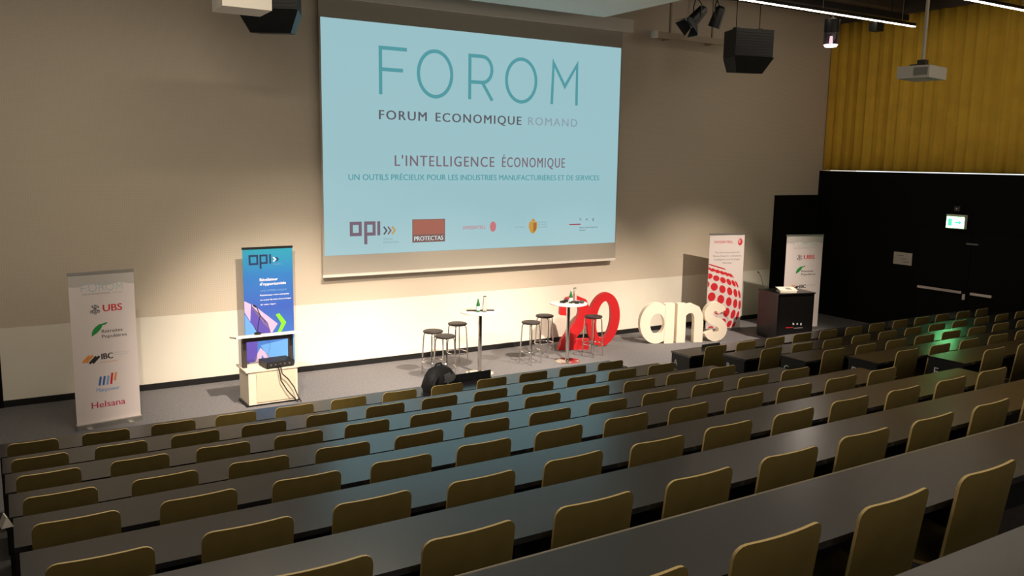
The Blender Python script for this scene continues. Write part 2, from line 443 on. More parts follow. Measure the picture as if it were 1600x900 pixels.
st('OFFICE DE', .172, .200, .940, .009, T_lite); st('PROMOTION', .172, .217, .955, .009, T_lite)
b = MB(); b.flat([SU(.261, .957), SU(.366, .957), SU(.366, .851), SU(.261, .851)], yy); b.build('slide_logo', T_brown, im)
b = MB(); b.flat([SU(.263, .921), SU(.364, .921), SU(.364, .854), SU(.263, .854)], yy-.002); b.build('slide_logo', T_rust, im)
st('PROTECTAS', .267, .360, .949, .021, T_wht, .03, y=yy-.003)
st('SWISSINTELL', .426, .504, .905, .018, T_pink, .012)
b = MB(); b.flat([SU(*q) for q in uell(.529, .895, .011, .025, 20)], yy); b.build('slide_logo', T_pink, im)
for i in range(3): st(('RÉPUBLIQUE', 'ET CANTON', 'DE GENÈVE')[i], .694, .727, .884+i*.012, .007, T_lite)
st('POST TENEBRAS', .609, .643, .906, .008, T_lite)
b = MB(); b.flat([SU(.659, .878), SU(.689, .878), SU(.690, .905), SU(.684, .926), SU(.674, .938), SU(.664, .926), SU(.658, .905)], yy); b.flat([SU(.665, .877), SU(.683, .877), SU(.679, .866), SU(.674, .860), SU(.669, .866)], yy); b.build('slide_logo', T_gold, im)
b = MB(); b.flat([SU(.675, .930), SU(.686, .915), SU(.686, .882), SU(.675, .882)], yy-.001); b.build('slide_logo', emat('slide_rustgold', (166, 108, 60)), im)
lb = MB(); lseg(lb, [(.812, .897), (.857, .897)], .022); lb.build('slide_logo', T_red, im)
st('h', .853, .859, .878, .016, T_dark); st('e', .878, .885, .878, .016, T_dark); st('g', .904, .911, .878, .016, T_dark)
st('Haute école de gestion', .853, .926, .918, .009, T_dark); st('Genève', .853, .877, .932, .009, T_dark)

# ------------------------------------------------------------------ roll-up banners
P_grey = mat('print_grey', (120, 116, 116), .6); P_lgrey = mat('print_light_grey', (176, 176, 176), .6); P_black = mat('print_black', (34, 32, 34), .6)
P_dgrey = mat('print_dark_grey', (92, 90, 92), .6); P_red = mat('print_red', (206, 28, 40), .6); P_green = mat('print_green', (30, 140, 62), .6); P_orange = mat('print_orange', (226, 140, 62), .6)
P_blue = mat('print_blue', (52, 100, 170), .6); P_lblue = mat('print_pale_blue', (120, 160, 205), .6); P_mag = mat('print_crimson', (196, 44, 88), .6); P_teal = mat('print_pale_teal', (176, 198, 200), .6)
P_white = mat('print_white', (240, 240, 244), .6); P_navy = mat('print_navy', (22, 44, 92), .6); P_lime = mat('print_lime', (122, 210, 36), .6)
def banner_frame(label, loc, rz, w, h, pm, railm=None):
    t = thing('rollup_banner', label, 'banner', loc, rz)
    MB().box(-w/2-.01, w/2+.01, -.05, .05, 0, .065).build('base', M_alu, t)
    for s in (-1, 1): MB().box(s*w*.32-.03, s*w*.32+.03, -.11, .11, 0, .012).build('foot', M_alu, t)
    MB().tube([(0, .02, .06), (0, .02, h)], .012, 8).build('pole', M_alu, t)
    MB().box(-w/2-.005, w/2+.005, -.012, .016, h-.025, h+.008).build('top_rail', railm or M_alu, t)
    p = MB().box(-w/2, w/2, -.003, 0, .06, h-.02).build('printed_panel', pm, t)
    return t, p
def forom_banner(label, loc, rz, w, h):
    t, p = banner_frame(label, loc, rz, w, h, M_bprint)
    s = w/.8
    # grey band behind the masthead
    b = MB(); n = 16
    top = [(-w/2+w*i/n, h-.17-.015*math.sin(i*.9)) for i in range(n+1)]
    b.flat([(-w/2, h-.028)]+top+[(w/2, h-.028)], -.0045); b.build('masthead_band', mat('print_grey_band', (190, 182, 176), .6), p)
    f = MB(); z0, z1, lw = h-.25, h-.15, .010
    def sg(pts, cl=False): f.flatline([(x*s, z) for x, z in pts], lw, -.006, cl)
    sg([(-.19, z1), (-.25, z1), (-.25, z0)]); sg([(-.25, (z0+z1)/2), (-.20, (z0+z1)/2)])
    sg([(-.115+.048*math.cos(a*PI/10), (z0+z1)/2+.05*math.sin(a*PI/10)) for a in range(20)], True)
    sg([(-.035, z0), (-.035, z1), (.005, z1), (.028, z1-.028), (.005, z0+.045), (-.035, z0+.045)]); sg([(.0, z0+.045), (.032, z0)])
    sg([(.098+.048*math.cos(a*PI/10), (z0+z1)/2+.05*math.sin(a*PI/10)) for a in range(20)], True)
    sg([(.178, z0), (.180, z1), (.215, z0+.03), (.250, z1), (.252, z0)])
    f.build('masthead', P_teal, p)
    text(p, 'FORUM ECONOMIQUE', -.075*s, h-.295, .018, P_grey, width=.34*s); text(p, 'ROMAND', .185*s, h-.295, .018, P_lgrey, width=.13*s)
    # UBS with three keys
    z = h-.53
    text(p, 'UBS', .115*s, z, .095, P_red, width=.235*s, bold=.022)
    k = MB()
    for a in (PI/2, PI/2+.85, PI/2-.85):
        d = (math.cos(a), math.sin(a)); c = (-.10*s, z+.045)
        k.flatline([(c[0]-d[0]*.055*s, c[1]-d[1]*.055), (c[0]+d[0]*.055*s, c[1]+d[1]*.055)], .013, -.005)
        k.flatline([(c[0]-d[0]*.055*s+.016*math.cos(q*PI/5), c[1]-d[1]*.055+.016*math.sin(q*PI/5)) for q in range(10)], .009, -.005, True)
        e = (c[0]+d[0]*.045*s, c[1]+d[1]*.045); k.flatline([e, (e[0]+d[1]*.025, e[1]-d[0]*.025)], .014, -.005)
    k.build('three_keys_mark', P_grey, p)
    # leaf
    z = h-.82
    lf = [(-.16, -.03), (-.155, .02), (-.135, .065), (-.10, .10), (-.06, .125), (-.02, .13), (.03, .145), (.045, .135), (.015, .115), (-.02, .11), (-.035, .075), (-.06, .04), (-.10, .005)]
    MB().flat([(x*s, z+q) for x, q in lf], -.005).build('leaf_mark', P_green, p)
    text(p, 'Retraites', -.035*s, z+.005, .046, P_dgrey, width=.26*s, align='L', bold=.015); text(p, 'Populaires', -.035*s, z-.065, .046, P_dgrey, width=.31*s, align='L', bold=.015)
    # IBC
    z = h-1.165
    for i, (m, x0) in enumerate(((P_orange, -.285), (P_orange, -.245), (P_black, -.205), (P_black, -.165))):
        q = .05*(i % 2)
        MB().flatline([(x0*s, z-.02+(0 if i < 2 else -.02)), ((x0+.085)*s, z+.065+(0 if i < 2 else -.02))], .030, -.005-.0004*i).build('stripe_mark', m, p)
    text(p, 'IBC', .015*s, z-.005, .082, P_black, width=.14*s, bold=.04)
    text(p, 'INSURANCE BROKING', .20*s, z+.06, .014, P_lgrey, width=.19*s); text(p, 'AND CONSULTING', .19*s, z+.03, .014, P_lgrey, width=.17*s); text(p, 'GROUPE', .03*s, z-.05, .014, P_orange, width=.22*s)
    # Manpower
    z = h-1.50
    for i, m in enumerate((P_blue, P_blue, P_lblue, P_red, P_orange)):
        x0 = -.10+i*.048; up = .03 if i > 2 else 0
        MB().flatline([(x0*s, z+(.02 if i == 4 else -.02)), ((x0+.022)*s, z+.10+up)], .026, -.005).build('bar_mark', m, p)
    text(p, 'Manpower', .005*s, z-.105, .055, P_lblue, width=.29*s, bold=.012)
    text(p, 'Helsana', .0, h-1.82, .088, P_mag, width=.42*s, bold=.012)
    return t
forom_banner('white roll-up banner with five sponsor logos standing alone left of the lectern trolley', (1.08, -1.57, 0), math.radians(9), .80, 2.08)
forom_banner('white roll-up banner with sponsor logos behind the glossy black lectern', (14.93, -1.44, 0), math.radians(-14), .93, 2.1)

# blue banner
M_grad = mat('print_blue_gradient', (40, 110, 190), .5)
nt = M_grad.node_tree; tcn = nt.nodes.new('ShaderNodeTexCoord'); sp = nt.nodes.new('ShaderNodeSeparateXYZ'); rp = nt.nodes.new('ShaderNodeValToRGB')
nt.links.new(tcn.outputs['Generated'], sp.inputs[0]); nt.links.new(sp.outputs['Z'], rp.inputs['Fac']); nt.links.new(rp.outputs['Color'], nt.nodes['Principled BSDF'].inputs['Base Color'])
e = rp.color_ramp.elements; e[0].position = 0; e[0].color = (*lin((70, 130, 205)), 1); e[1].position = 1; e[1].color = (*lin((40, 156, 186)), 1)
q = e.new(.55); q.color = (*lin((52, 86, 176)), 1); q = e.new(.8); q.color = (*lin((40, 112, 184)), 1)
t, p = banner_frame('blue roll-up banner with white headline behind the lectern trolley', (3.60, -.30, 0), math.radians(2), .80, 2.18, M_grad, M_blackpl)
h = 2.18; b = MB()
def bl(pts, wd, cl=False): b.flatline(pts, wd, -.005, cl)
bl([(-.29, h-.13), (-.17, h-.13), (-.17, h-.26), (-.29, h-.26)], .030, True); bl([(-.12, h-.34), (-.12, h-.13), (-.02, h-.13), (-.02, h-.25), (-.12, h-.25)], .030); bl([(.035, h-.115), (.035, h-.265)], .030)
b.build('logo_lettering', P_navy, p)
for i, m in enumerate((P_white, P_navy)):
    b = MB(); x = .085+i*.045; bl([(x, h-.165), (x+.035, h-.20), (x, h-.235)], .020); b.build('chevron_mark', m, p)
text(p, 'OFFICE DE PROMOTION', .15, h-.285, .012, P_lgrey, width=.13)
text(p, 'Révélateur', -.14, h-.54, .048, P_white, width=.29, align='L', bold=.02); text(p, "d'opportunités", -.14, h-.61, .048, P_white, width=.42, align='L', bold=.02)
text(p, 'UNE VITRINE UNIQUE', -.13, h-.71, .028, P_lblue, width=.42, align='L')
for i, (s_, wd) in enumerate((('Positionneur votre entreprise', .47), ('au coeur du tissu économique', .50), ('de votre région', .25))):
    text(p, s_, -.14, h-.78-i*.075, .026, P_white, width=wd, align='L', bold=.01)
def pg(pts, m): MB().flat(pts, -.0045).build('printed_facet', m, p)
F_pink = mat('print_lilac', (196, 170, 206), .6); F_vio = mat('print_violet', (84, 70, 168), .6); F_sky = mat('print_sky', (96, 156, 222), .6); F_blu = mat('print_midblue', (70, 96, 190), .6)
pg([(-.395, h-.84), (-.29, h-.90), (-.31, h-1.18), (-.395, h-1.02)], F_pink)
pg([(-.27, h-.90), (.13, h-1.25), (.03, h-1.40), (-.27, h-.98)], F_pink)
pg([(-.28, h-.92), (-.03, h-1.22), (.02, h-1.42), (-.18, h-1.42), (-.31, h-1.17)], F_vio)
pg([(-.395, h-1.05), (-.31, h-1.19), (-.18, h-1.36), (-.25, h-1.46), (-.395, h-1.46)], F_sky)
pg([(-.395, h-1.46), (-.20, h-1.46), (-.22, h-1.78), (-.34, h-2.02), (-.395, h-2.02)], F_vio)
pg([(-.16, h-1.58), (.40-.005, h-1.50), (.395, h-1.95), (.0, h-1.85)], F_sky)
pg([(-.27, h-1.80), (-.16, h-1.62), (.0, h-1.80), (-.06, h-1.86), (-.14, h-1.74), (-.20, h-1.98), (-.26, h-1.98)], F_pink)
MB().flat([(.10, h-1.10), (.16, h-1.08), (.27, h-1.24), (.17, h-1.42), (.11, h-1.42), (.19, h-1.25)], -.0055).build('green_chevron', P_lime, p)

# dotted globe banner
t, p = banner_frame('white roll-up banner with a globe of red dots behind the white letters', (13.30, -.74, 0), math.radians(-13), .86, 2.12, M_bprint)
h, wb = 2.12, .86
text(p, 'SWISSINTELL', -.09, h-.20, .055, P_red, width=.46, bold=.005)
MB().flat(ell(.32, h-.18, .055, .075, 24), -.005).build('globe_mark', P_red, p)
MB().flat(ell(.305, h-.165, .028, .045, 20), -.006).build('globe_highlight', mat('print_rose', (226, 150, 150), .6), p)
for i, (s_, wd) in enumerate((('The Swiss Association for', .62), ('Market Research, Competitive', .70), ('Intelligence and Strategic', .64), ('Planning', .22))):
    text(p, s_, .02, h-.42-i*.075, .038, P_grey, width=wd)
def clip(poly, x0, x1, z0):
    for ax, val, sg in ((0, x0, 1), (0, x1, -1), (1, z0, 1)):
        out = []
        for i in range(len(poly)):
            a, c = poly[i-1], poly[i]; ia, ic = sg*(a[ax]-val) >= 0, sg*(c[ax]-val) >= 0
            if ia != ic:
                q = (val-a[ax])/(c[ax]-a[ax]); out.append((a[0]+(c[0]-a[0])*q, a[1]+(c[1]-a[1])*q))
            if ic: out.append(c)
        poly = out
        if len(poly) < 3: return []
    return poly
g = MB(); Rg = .92; gx, gz = -.47, .56; tilt = math.radians(16)
for la in range(-75, 90, 15):
    for lo in range(-90, 91, 16):
        pts = []
        cl, sl = math.radians(la), math.radians(lo)
        c = Vector((math.cos(cl)*math.sin(sl), math.sin(cl), math.cos(cl)*math.cos(sl)))
        e1 = Vector((math.cos(sl), 0, -math.sin(sl))); e2 = c.cross(e1)
        if c.z < .12: continue
        rd = .112*math.sqrt(max(.25, math.cos(cl)))
        for i in range(16):
            v = (c+e1*rd*math.cos(i*PI/8)*.95+e2*rd*math.sin(i*PI/8)).normalized()
            x, z = v.x, v.y
            pts.append((gx+Rg*1.0*(x*math.cos(tilt)+z*math.sin(tilt)), gz+Rg*(-x*math.sin(tilt)+z*math.cos(tilt))))
        pts = clip(pts, -wb/2+.004, wb/2-.004, .075)
        if len(pts) >= 3: g.flat(pts, -.005)
g.build('dotted_globe', P_red, p)

# ------------------------------------------------------------------ lectern trolley with equipment
M_cab = mat('cream_cabinet', (216, 204, 184), .5)
t = thing('lectern_trolley', 'cream cabinet trolley with dark posts carrying a thin tilted white top', 'lectern', (3.26, -1.42, 0), math.radians(1))
MB().box(-.36, .36, -.24, .26, .03, .52).build('cabinet', M_cab, t)
MB().box(-.25, .33, -.252, -.24, .06, .49).build('door', mat('cabinet_door', (204, 190, 166), .5), t)
MB().box(-.40, .38, -.26, .28, .52, .54).build('cabinet_top', M_cab, t)
for s in (-1, 1):
    MB().box(s*.345-.028, s*.345+.028, -.03, .05, .54, .985).build('post', mat('dark_post', (54, 46, 44), .5), t)
    MB().box(s*.35-.04, s*.35+.04, -.22, .22, 0, .03).build('foot', M_blackpl, t)
MB().box(-.36, .36, -.02, .05, .92, .965).build('cross_bar', mat('dark_post', (54, 46, 44), .5), t)
tp = MB().box(-.50, .47, -.20, .20, -.012, .012).build('reading_top', M_white, t); tp.location = (0, -.0, 1.0); tp.rotation_euler = (math.radians(-9), math.radians(0), 0)
am = thing('amplifier', 'flat black amplifier box on the cream lectern trolley', 'amplifier', (3.36, -1.50, .541), math.radians(6))
MB().box(-.21, .21, -.16, .16, .012, .095).build('case', M_blackpl, am)
MB().box(-.20, .20, -.166, -.16, .018, .09).build('front_plate', mat('dark_panel', (40, 38, 36), .4), am)
for i in range(5): MB().lathe([(.012, 0), (.012, .012)], 10, 0, 0, 0, M=Matrix.Translation((-.15+.07*i, -.166, .055)) @ Matrix.Rotation(PI/2, 4, 'X')).build('knob', M_alu, am)
for sx in (-.17, .17):
    for sy in (-.12, .12): MB().box(sx-.015, sx+.015, sy-.015, sy+.015, 0, .012).build('foot', M_blackpl, am)
mk = thing('gooseneck_microphone', 'black gooseneck microphone on the white top of the lectern trolley', 'microphone', (3.12, -1.42, 1.0215))
MB().lathe([(.05, .0), (.05, .02), (.02, .03)], 14).build('base', M_blackpl, mk)
MB().tube([(0, 0, .02), (.01, 0, .15), (.04, -.02, .28), (-.02, -.04, .42)], .006).build('neck', M_blackpl, mk)
MB().lathe([(.004, 0), (.014, .01), (.014, .05), (.006, .06)], 10, M=Matrix.Translation((-.02, -.04, .41)) @ Matrix.Rotation(-.9, 4, 'Y')).build('head', M_blackpl, mk)
cb = MB().tube([(3.32, -1.70, .60), (3.34, -1.715, .50), (3.36, -1.715, .36), (3.45, -1.715, .20), (3.56, -1.725, .06), (3.60, -1.745, .012)], .008).build('cable', M_blackpl); tag(cb, 'thin dark cable hanging from the amplifier, the straighter one', 'cable', 'amplifier cables')
cb = MB().tube([(3.36, -1.70, .60), (3.38, -1.72, .46), (3.46, -1.72, .38), (3.55, -1.72, .24), (3.60, -1.735, .10), (3.64, -1.765, .012)], .008).build('cable', M_blackpl); tag(cb, 'thin dark cable hanging from the amplifier, bulging to the right', 'cable', 'amplifier cables')

# ------------------------------------------------------------------ bar tables and stools
M_top = mat('white_tabletop', (238, 230, 216), .35)
def bar_table(x, y, label):
    t = thing('bar_table', label, 'table', (x, y, 0), 0, 'round white bar tables')
    MB().lathe([(.24, 0), (.24, .008), (.20, .016), (.05, .022)], 32).build('base_plate', M_chrome, t, True)
    MB().lathe([(.034, .02), (.034, 1.03), (.10, 1.045), (.10, 1.052)], 20).build('column', M_chrome, t, True)
    MB().lathe([(.32, 1.052), (.34, 1.058), (.34, 1.076), (.335, 1.08)], 40).build('tabletop', M_top, t, True)
    return t
bar_table(6.82, -1.49, 'round white bar table with a dark folder on it, left of the other')
bar_table(8.66, -1.46, 'round white bar table in front of the red digit two')
M_seatb = mat('dark_stool_seat', (44, 36, 34), .45)
def stool(x, y, rz, label):
    t = thing('bar_stool', label, 'stool', (x, y, 0), rz, 'dark round bar stools')
    MB().lathe([(.15, .725), (.168, .735), (.17, .752), (.16, .762), (.10, .766)], 28).build('seat', M_seatb, t, True)
    for i in range(4):
        a = PI/4+i*PI/2; c, s = math.cos(a), math.sin(a)
        MB().tube([(.06*c, .06*s, .722), (.125*c, .125*s, .722), (.150*c, .150*s, .70), (.158*c, .158*s, .66), (.195*c, .195*s, 0)], .011, 8).build('leg', M_chrome, t, True)
    MB().tube([(.180*math.cos(k*PI/14), .180*math.sin(k*PI/14), .235) for k in range(28)], .009, 8, closed=True).build('foot_ring', M_chrome, t, True)
    return t
stool(6.08, -1.20, .2, 'dark round stool, leftmost of the three by the first bar table')
stool(6.08, -1.64, .5, 'dark round stool nearest the seats, by the first bar table')
stool(6.75, -.80, .1, 'dark round stool by the wall behind the first bar table')
stool(7.98, -1.28, .3, 'dark round stool left of the second bar table, nearer the seats')
stool(8.55, -.86, .6, 'dark round stool by the wall behind the second bar table')
stool(9.33, -1.33, .25, 'dark round stool in front of the red digit zero')

# things on the tables
M_glass = mat('clear_glass', (235, 240, 238), .05, trans=.9); M_green = mat('green_glass', (40, 120, 62), .15, trans=.35); M_lab = mat('pale_bottle_label', (196, 214, 214), .6)
def bottle(x, y, z, label, h=.235):
    t = thing('water_bottle', label, 'bottle', (x, y, z), 0, 'green water bottles')
    MB().lathe([(.028, 0), (.032, .006), (.032, h*.52), (.026, h*.66), (.013, h*.80), (.012, h*.95)], 16).build('glass', M_green, t, True)
    MB().lathe([(.0335, h*.14), (.0335, h*.44)], 16).build('paper_label', M_lab, t, True)
    MB().lathe([(.014, h*.94), (.014, h)], 12).build('cap', mat('bottle_cap', (200, 210, 200), .4), t)
    return t
def carafe(x, y, z, label, h=.27):
    t = thing('glass_carafe', label, 'carafe', (x, y, z), 0, 'clear glass carafes')
    MB().lathe([(.034, 0), (.036, .01), (.034, h*.6), (.024, h*.8), (.027, h)], 16).build('glass', M_glass, t, True)
    MB().lathe([(.029, h*.97), (.03, h*1.02)], 12).build('stopper', M_alu, t)
    return t
bottle(6.74, -1.56, 1.08, 'green water bottle on the bar table with the dark folder')
carafe(6.83, -1.62, 1.08, 'clear tall carafe on the bar table with the dark folder')
fd = thing('dark_folder', 'flat dark folder lying on the first bar table', 'folder', (6.84, -1.46, 1.081), math.radians(-22))
MB().box(-.235, .235, -.05, .05, 0, .006).build('cover', M_blackpl, fd); MB().box(-.23, .23, -.045, .045, .006, .010).build('upper_cover', mat('dark_panel', (40, 38, 36), .4), fd)
bottle(8.66, -1.53, 1.08, 'green water bottle on the bar table before the red digits')
carafe(8.75, -1.52, 1.08, 'clear tall carafe on the bar table before the red digits')
for i, (x, y, a) in enumerate(((8.57, -1.44, .4), (8.74, -1.62, -.5))):
    m = thing('hand_microphone', ('black hand microphone left of the green bottle on the second bar table', 'black hand microphone right of the green bottle on the second bar table')[i], 'microphone', (x, y, 1.1125), a, 'hand microphones')
    Rm = Matrix.Rotation(PI/2, 4, 'Y')
    MB().lathe([(.012, -.12), (.018, -.10), (.021, .06)], 12, M=Rm).build('handle', M_blackpl, m, True)
    MB().lathe([(.021, .06), (.031, .08), (.03, .11), (.014, .125)], 12, M=Rm).build('grille', mat('dark_mesh', (60, 58, 56), .5), m, True)
    MB().box(-.04, .02, -.035, .035, -.032, -.014).build('rest', M_blackpl, m)

# ------------------------------------------------------------------ big letters
def ribbon(pts, wd):
    n = len(pts); L = []; R = []
    for i in range(n):
        a, c = Vector(pts[max(i-1, 0)]), Vector(pts[min(i+1, n-1)]); t = (c-a).normalized(); nn = Vector((-t.y, t.x))
        k = (wd[i] if isinstance(wd, list) else wd)/2; q = Vector(pts[i])
        L.append(tuple(q+nn*k)); R.append(tuple(q-nn*k))
    return L, R
D = .07
def big(name, label, loc, rz, m, parts):
    b = MB()
    for kind, args in parts:
        if kind == 'ring': b.strip(args[0], args[1], -D, D, closed=True)
        elif kind == 'band': L, R = ribbon(*args); b.strip(L, R, -D, D)
        elif kind == 'poly': b.prism(args, -D-.005, D+.005)
    o = b.build(name, m); o.location = loc; o.rotation_euler = (0, 0, rz)
    return tag(o, label, 'letter' if 'letter' in name else 'digit')
r22 = math.radians(-22)
sl = lambda pts: [(x+.08*z-.04, z) for x, z in pts]
big('giant_digit', 'giant red standing digit zero', (10.02, -.72, 0), r22, M_red, [('ring', (sl(ell(0, .535, .325, .535, 40)), sl(ell(0, .535, .145, .37, 40))))])
two = [(-.235, .68), (-.215, .82), (-.12, .93), (.02, .955), (.14, .90), (.19, .77), (.165, .62), (.08, .46), (-.04, .30), (-.16, .15), (-.20, .10)]
big('giant_digit', 'giant red standing digit two behind the bar table', (9.34, -.70, 0), r22, M_red, [('band', (two, [.13, .16, .19, .20, .22, .23, .23, .22, .21, .20, .18])), ('poly', [(-.31, 0), (.29, 0), (.30, .20), (-.24, .20)])])
big('giant_letter', 'giant white standing letter a, leftmost of the word', (11.17, -1.02, 0), r22, M_cream, [('ring', (ell(-.04, .415, .34, .415, 36), ell(-.02, .40, .150, .215, 36))), ('poly', [(.135, .0), (.335, .0), (.335, .81), (.135, .81)])])
big('giant_letter', 'giant white standing letter n in the middle of the word', (11.83, -1.24, 0), r22, M_cream, [('poly', [(-.285, .0), (-.10, .0), (-.10, .80), (-.285, .80)]), ('band', ([(-.19, .60), (-.09, .685), (.02, .705), (.11, .665), (.165, .56), (.18, .42), (.18, 0)], .19))])
def arc(cx, cz, r, a0, a1, n): return [(cx+r*math.cos(math.radians(a0+(a1-a0)*i/n)), cz+r*math.sin(math.radians(a0+(a1-a0)*i/n))) for i in range(n+1)]
ess = arc(.0, .575, .145, 15, 250, 12)+arc(.02, .245, .155, 80, -165, 12)
big('giant_letter', 'giant white standing letter s before the dotted globe banner', (12.36, -1.40, 0), r22, M_cream, [('band', (ess, .185))])

# ------------------------------------------------------------------ black lectern
M_gloss = mat('glossy_black', (14, 13, 13), .28)
t = thing('glossy_lectern', 'glossy black box lectern with books on top', 'lectern', (13.97, -1.84, 0), math.radians(-13))
MB().box(-.42, .42, -.33, .33, 0, .04).build('plinth', M_blackpl, t)
MB().box(-.42, .42, -.34, -.30, .04, .97).build('front_panel', M_gloss, t)
for s in (-1, 1): MB().box(s*.42-.02, s*.42+.02, -.34, .34, .04, .97).build('side_panel', M_gloss, t)
MB().box(-.45, .45, -.37, .35, .97, .995).build('top', M_gloss, t)
text(t, 'h  e  g', .06, .33, .05, P_white, width=.22, y=-.343, bold=.02)
MB().flat([(-.22, .27), (-.04, .27), (-.04, .285), (-.22, .285)], -.343).build('red_rule', P_red, t)
MB().flat([(-.02, .255), (.20, .255), (.20, .265), (-.02, .265)], -.343).build('caption_rule', P_lgrey, t)
bk = thing('book', 'white book lying under the open booklet on the black lectern', 'book', (13.84, -1.95, .996), math.radians(-30))
MB().box(-.17, .17, -.12, .12, .004, .026).build('pages', mat('paper', (226, 216, 202), .7), bk); MB().box(-.175, .175, -.125, .125, 0, .004).build('cover', M_white, bk); 
bk = thing('open_booklet', 'open white booklet propped on the book on the black lectern', 'booklet', (13.86, -1.93, 1.024), math.radians(-24))
pgm = MB().box(-.19, .19, -.13, .13, 0, .006).build('page', mat('paper', (226, 216, 202), .7), bk); pgm.rotation_euler = (math.radians(10), 0, 0); pgm.location = (0, 0, .026)
q = MB().box(-.02, .09, -.07, .06, .0062, .0075).build('printed_picture', mat('print_stone', (150, 140, 128), .7), pgm)
mk = thing('gooseneck_microphone', 'thin black gooseneck microphone rising from the glossy black lectern', 'microphone', (13.55, -1.62, .995))
MB().lathe([(.03, 0), (.03, .015), (.01, .02)], 12).build('base', M_blackpl, mk)
MB().tube([(0, 0, .01), (-.03, .03, .14), (-.08, .04, .28), (-.16, .03, .38)], .005).build('neck', M_blackpl, mk)
MB().lathe([(.004, 0), (.012, .01), (.012, .05), (.005, .06)], 10, M=Matrix.Translation((-.16, .03, .375)) @ Matrix.Rotation(-1.0, 4, 'Y')).build('head', M_blackpl, mk)

# ------------------------------------------------------------------ things on the front desks
M_bag = mat('black_nylon', (24, 24, 26), .7, noise=.3, nscale=20, bump=.5, bscale=40); M_bagg = mat('grey_mesh_fabric', (78, 80, 80), .8)
bg = thing('backpack', 'black and grey backpack slumped on the front desk of the left block', 'backpack', (4.56, -4.46, .742), math.radians(12))
b = MB(); n, rows = 18, []
for (z, rx, ry, cx, cy) in ((0, .19, .12, 0, 0), (.05, .215, .145, 0, 0), (.14, .21, .14, .01, 0), (.21, .185, .125, .02, 0), (.265, .14, .095, .03, .01), (.295, .07, .05, .035, .01)):
    rows.append([(cx+rx*math.copysign(abs(math.cos(a))**.7, math.cos(a))*(1+.05*math.sin(3*a+z*20)), cy+ry*math.copysign(abs(math.sin(a))**.7, math.sin(a))*(1+.05*math.sin(5*a+z*30)), z) for a in [2*PI*k/n for k in range(n)]])
vs = [v for r_ in rows for v in r_]; fs = [(i*n+k, i*n+(k+1) % n, (i+1)*n+(k+1) % n, (i+1)*n+k) for i in range(len(rows)-1) for k in range(n)]+[tuple(range(n))[::-1], tuple((len(rows)-1)*n+k for k in range(n))]
b.add(vs, fs).build('bag_body', M_bag, bg, True)
MB().lathe([(.06, 0), (.085, .01), (.08, .03), (.03, .045)], 14, M=Matrix.Translation((.06, -.09, .17)) @ Matrix.Rotation(1.15, 4, 'X') @ Matrix.Diagonal((1.6, 1, 1, 1))).build('mesh_pocket', M_bagg, bg, True)
MB().tube([(-.04, .02, .29), (-.02, .02, .325), (.05, .02, .33), (.09, .02, .28)], .011).build('top_handle', M_bag, bg, True)
MB().tube([(-.10, -.12, .20), (-.19, -.16, .14), (-.21, -.18, .04), (-.17, -.17, .015), (-.08, -.14, .05)], .018).build('shoulder_strap', M_bag, bg, True)
MB().tube([(.0, -.13, .22), (.03, -.165, .12), (.02, -.15, .02)], .013).build('compression_strap', M_bagg, bg, True)
pn = thing('upright_panel', 'low black panel standing on the front desk beside the backpack', 'panel', (5.16, -4.26, .741), math.radians(2))
MB().box(-.28, .28, -.008, .008, .004, .105).build('plate', M_blackpl, pn); MB().box(-.28, .28, -.035, .035, 0, .004).build('foot', M_blackpl, pn)
pn = thing('upright_panel', 'low black panel standing on the front desk marked A', 'panel', (9.44, -4.26, .741), 0)
MB().box(-.19, .19, -.006, .006, .004, .055).build('plate', M_blackpl, pn); MB().box(-.19, .19, -.03, .03, 0, .004).build('foot', M_blackpl, pn)
wc = thing('white_card', 'folded white card at the far left end of a desk', 'card', (-.085, YT[4]+.43, F[4]+.741), .2)
MB().prism([(-.03, 0), (.03, 0), (.003, .06), (-.003, .06)], -.04, .04).build('card', M_white, wc)

# ------------------------------------------------------------------ exit sign, notice on the side wall
M_exit = mat('exit_sign_face', (210, 255, 225), .4, emit=(135, 255, 160), estr=18.0)
t = thing('exit_sign', 'glowing green white emergency exit sign above the black doors', 'sign', (XR, -3.56, 2.36))
MB().box(-.09, 0, -.20, .20, -.02, .27).build('housing', M_white, t)
MB().box(-.094, -.09, -.185, .185, 0, .22).build('luminous_face', M_exit, t)
M_exg = mat('exit_green', (30, 190, 110), .5, emit=(60, 230, 120), estr=3.0)
ex = MB()
def exq(pts): ex.add([(-.097, -y, z) for y, z in pts], [tuple(range(len(pts)))])
exq([(-.155, .03), (-.065, .03), (-.065, .19), (-.155, .19)]); exq([(-.01, .09), (.08, .09), (.08, .06), (.15, .11), (.08, .16), (.08, .13), (-.01, .13)])
ex.build('pictogram', M_exg, t)
dt = thing('ceiling_sensor', 'small dark sensor above the exit sign', 'sensor', (XR, -3.56, 2.70))
MB().box(-.07, 0, -.06, .06, 0, .10).build('case', mat('dark_panel', (40, 38, 36), .4), dt); MB().lathe([(.02, 0), (.012, .02)], 10, M=Matrix.Translation((-.07, 0, .05)) @ Matrix.Rotation(-PI/2, 4, 'Y')).build('lens', M_alu, dt)
nw = thing('notice_sheet', 'white notice sheet on the black side wall left of the doors', 'notice', (XR, -2.39, 1.45))
MB().box(-.012, 0, -.22, .22, 0, .27).build('sheet', mat('notice_paper', (200, 190, 176), .6), nw)
ln = MB()
for z, a, b_ in ((.19, -.14, .02), (.12, -.05, .10), (.06, .02, .17)): ln.add([(-.0135, -a, z), (-.0135, -b_, z), (-.0135, -b_, z+.014), (-.0135, -a, z+.014)], [(0, 1, 2, 3)])
ln.build('print_lines', P_grey, nw)

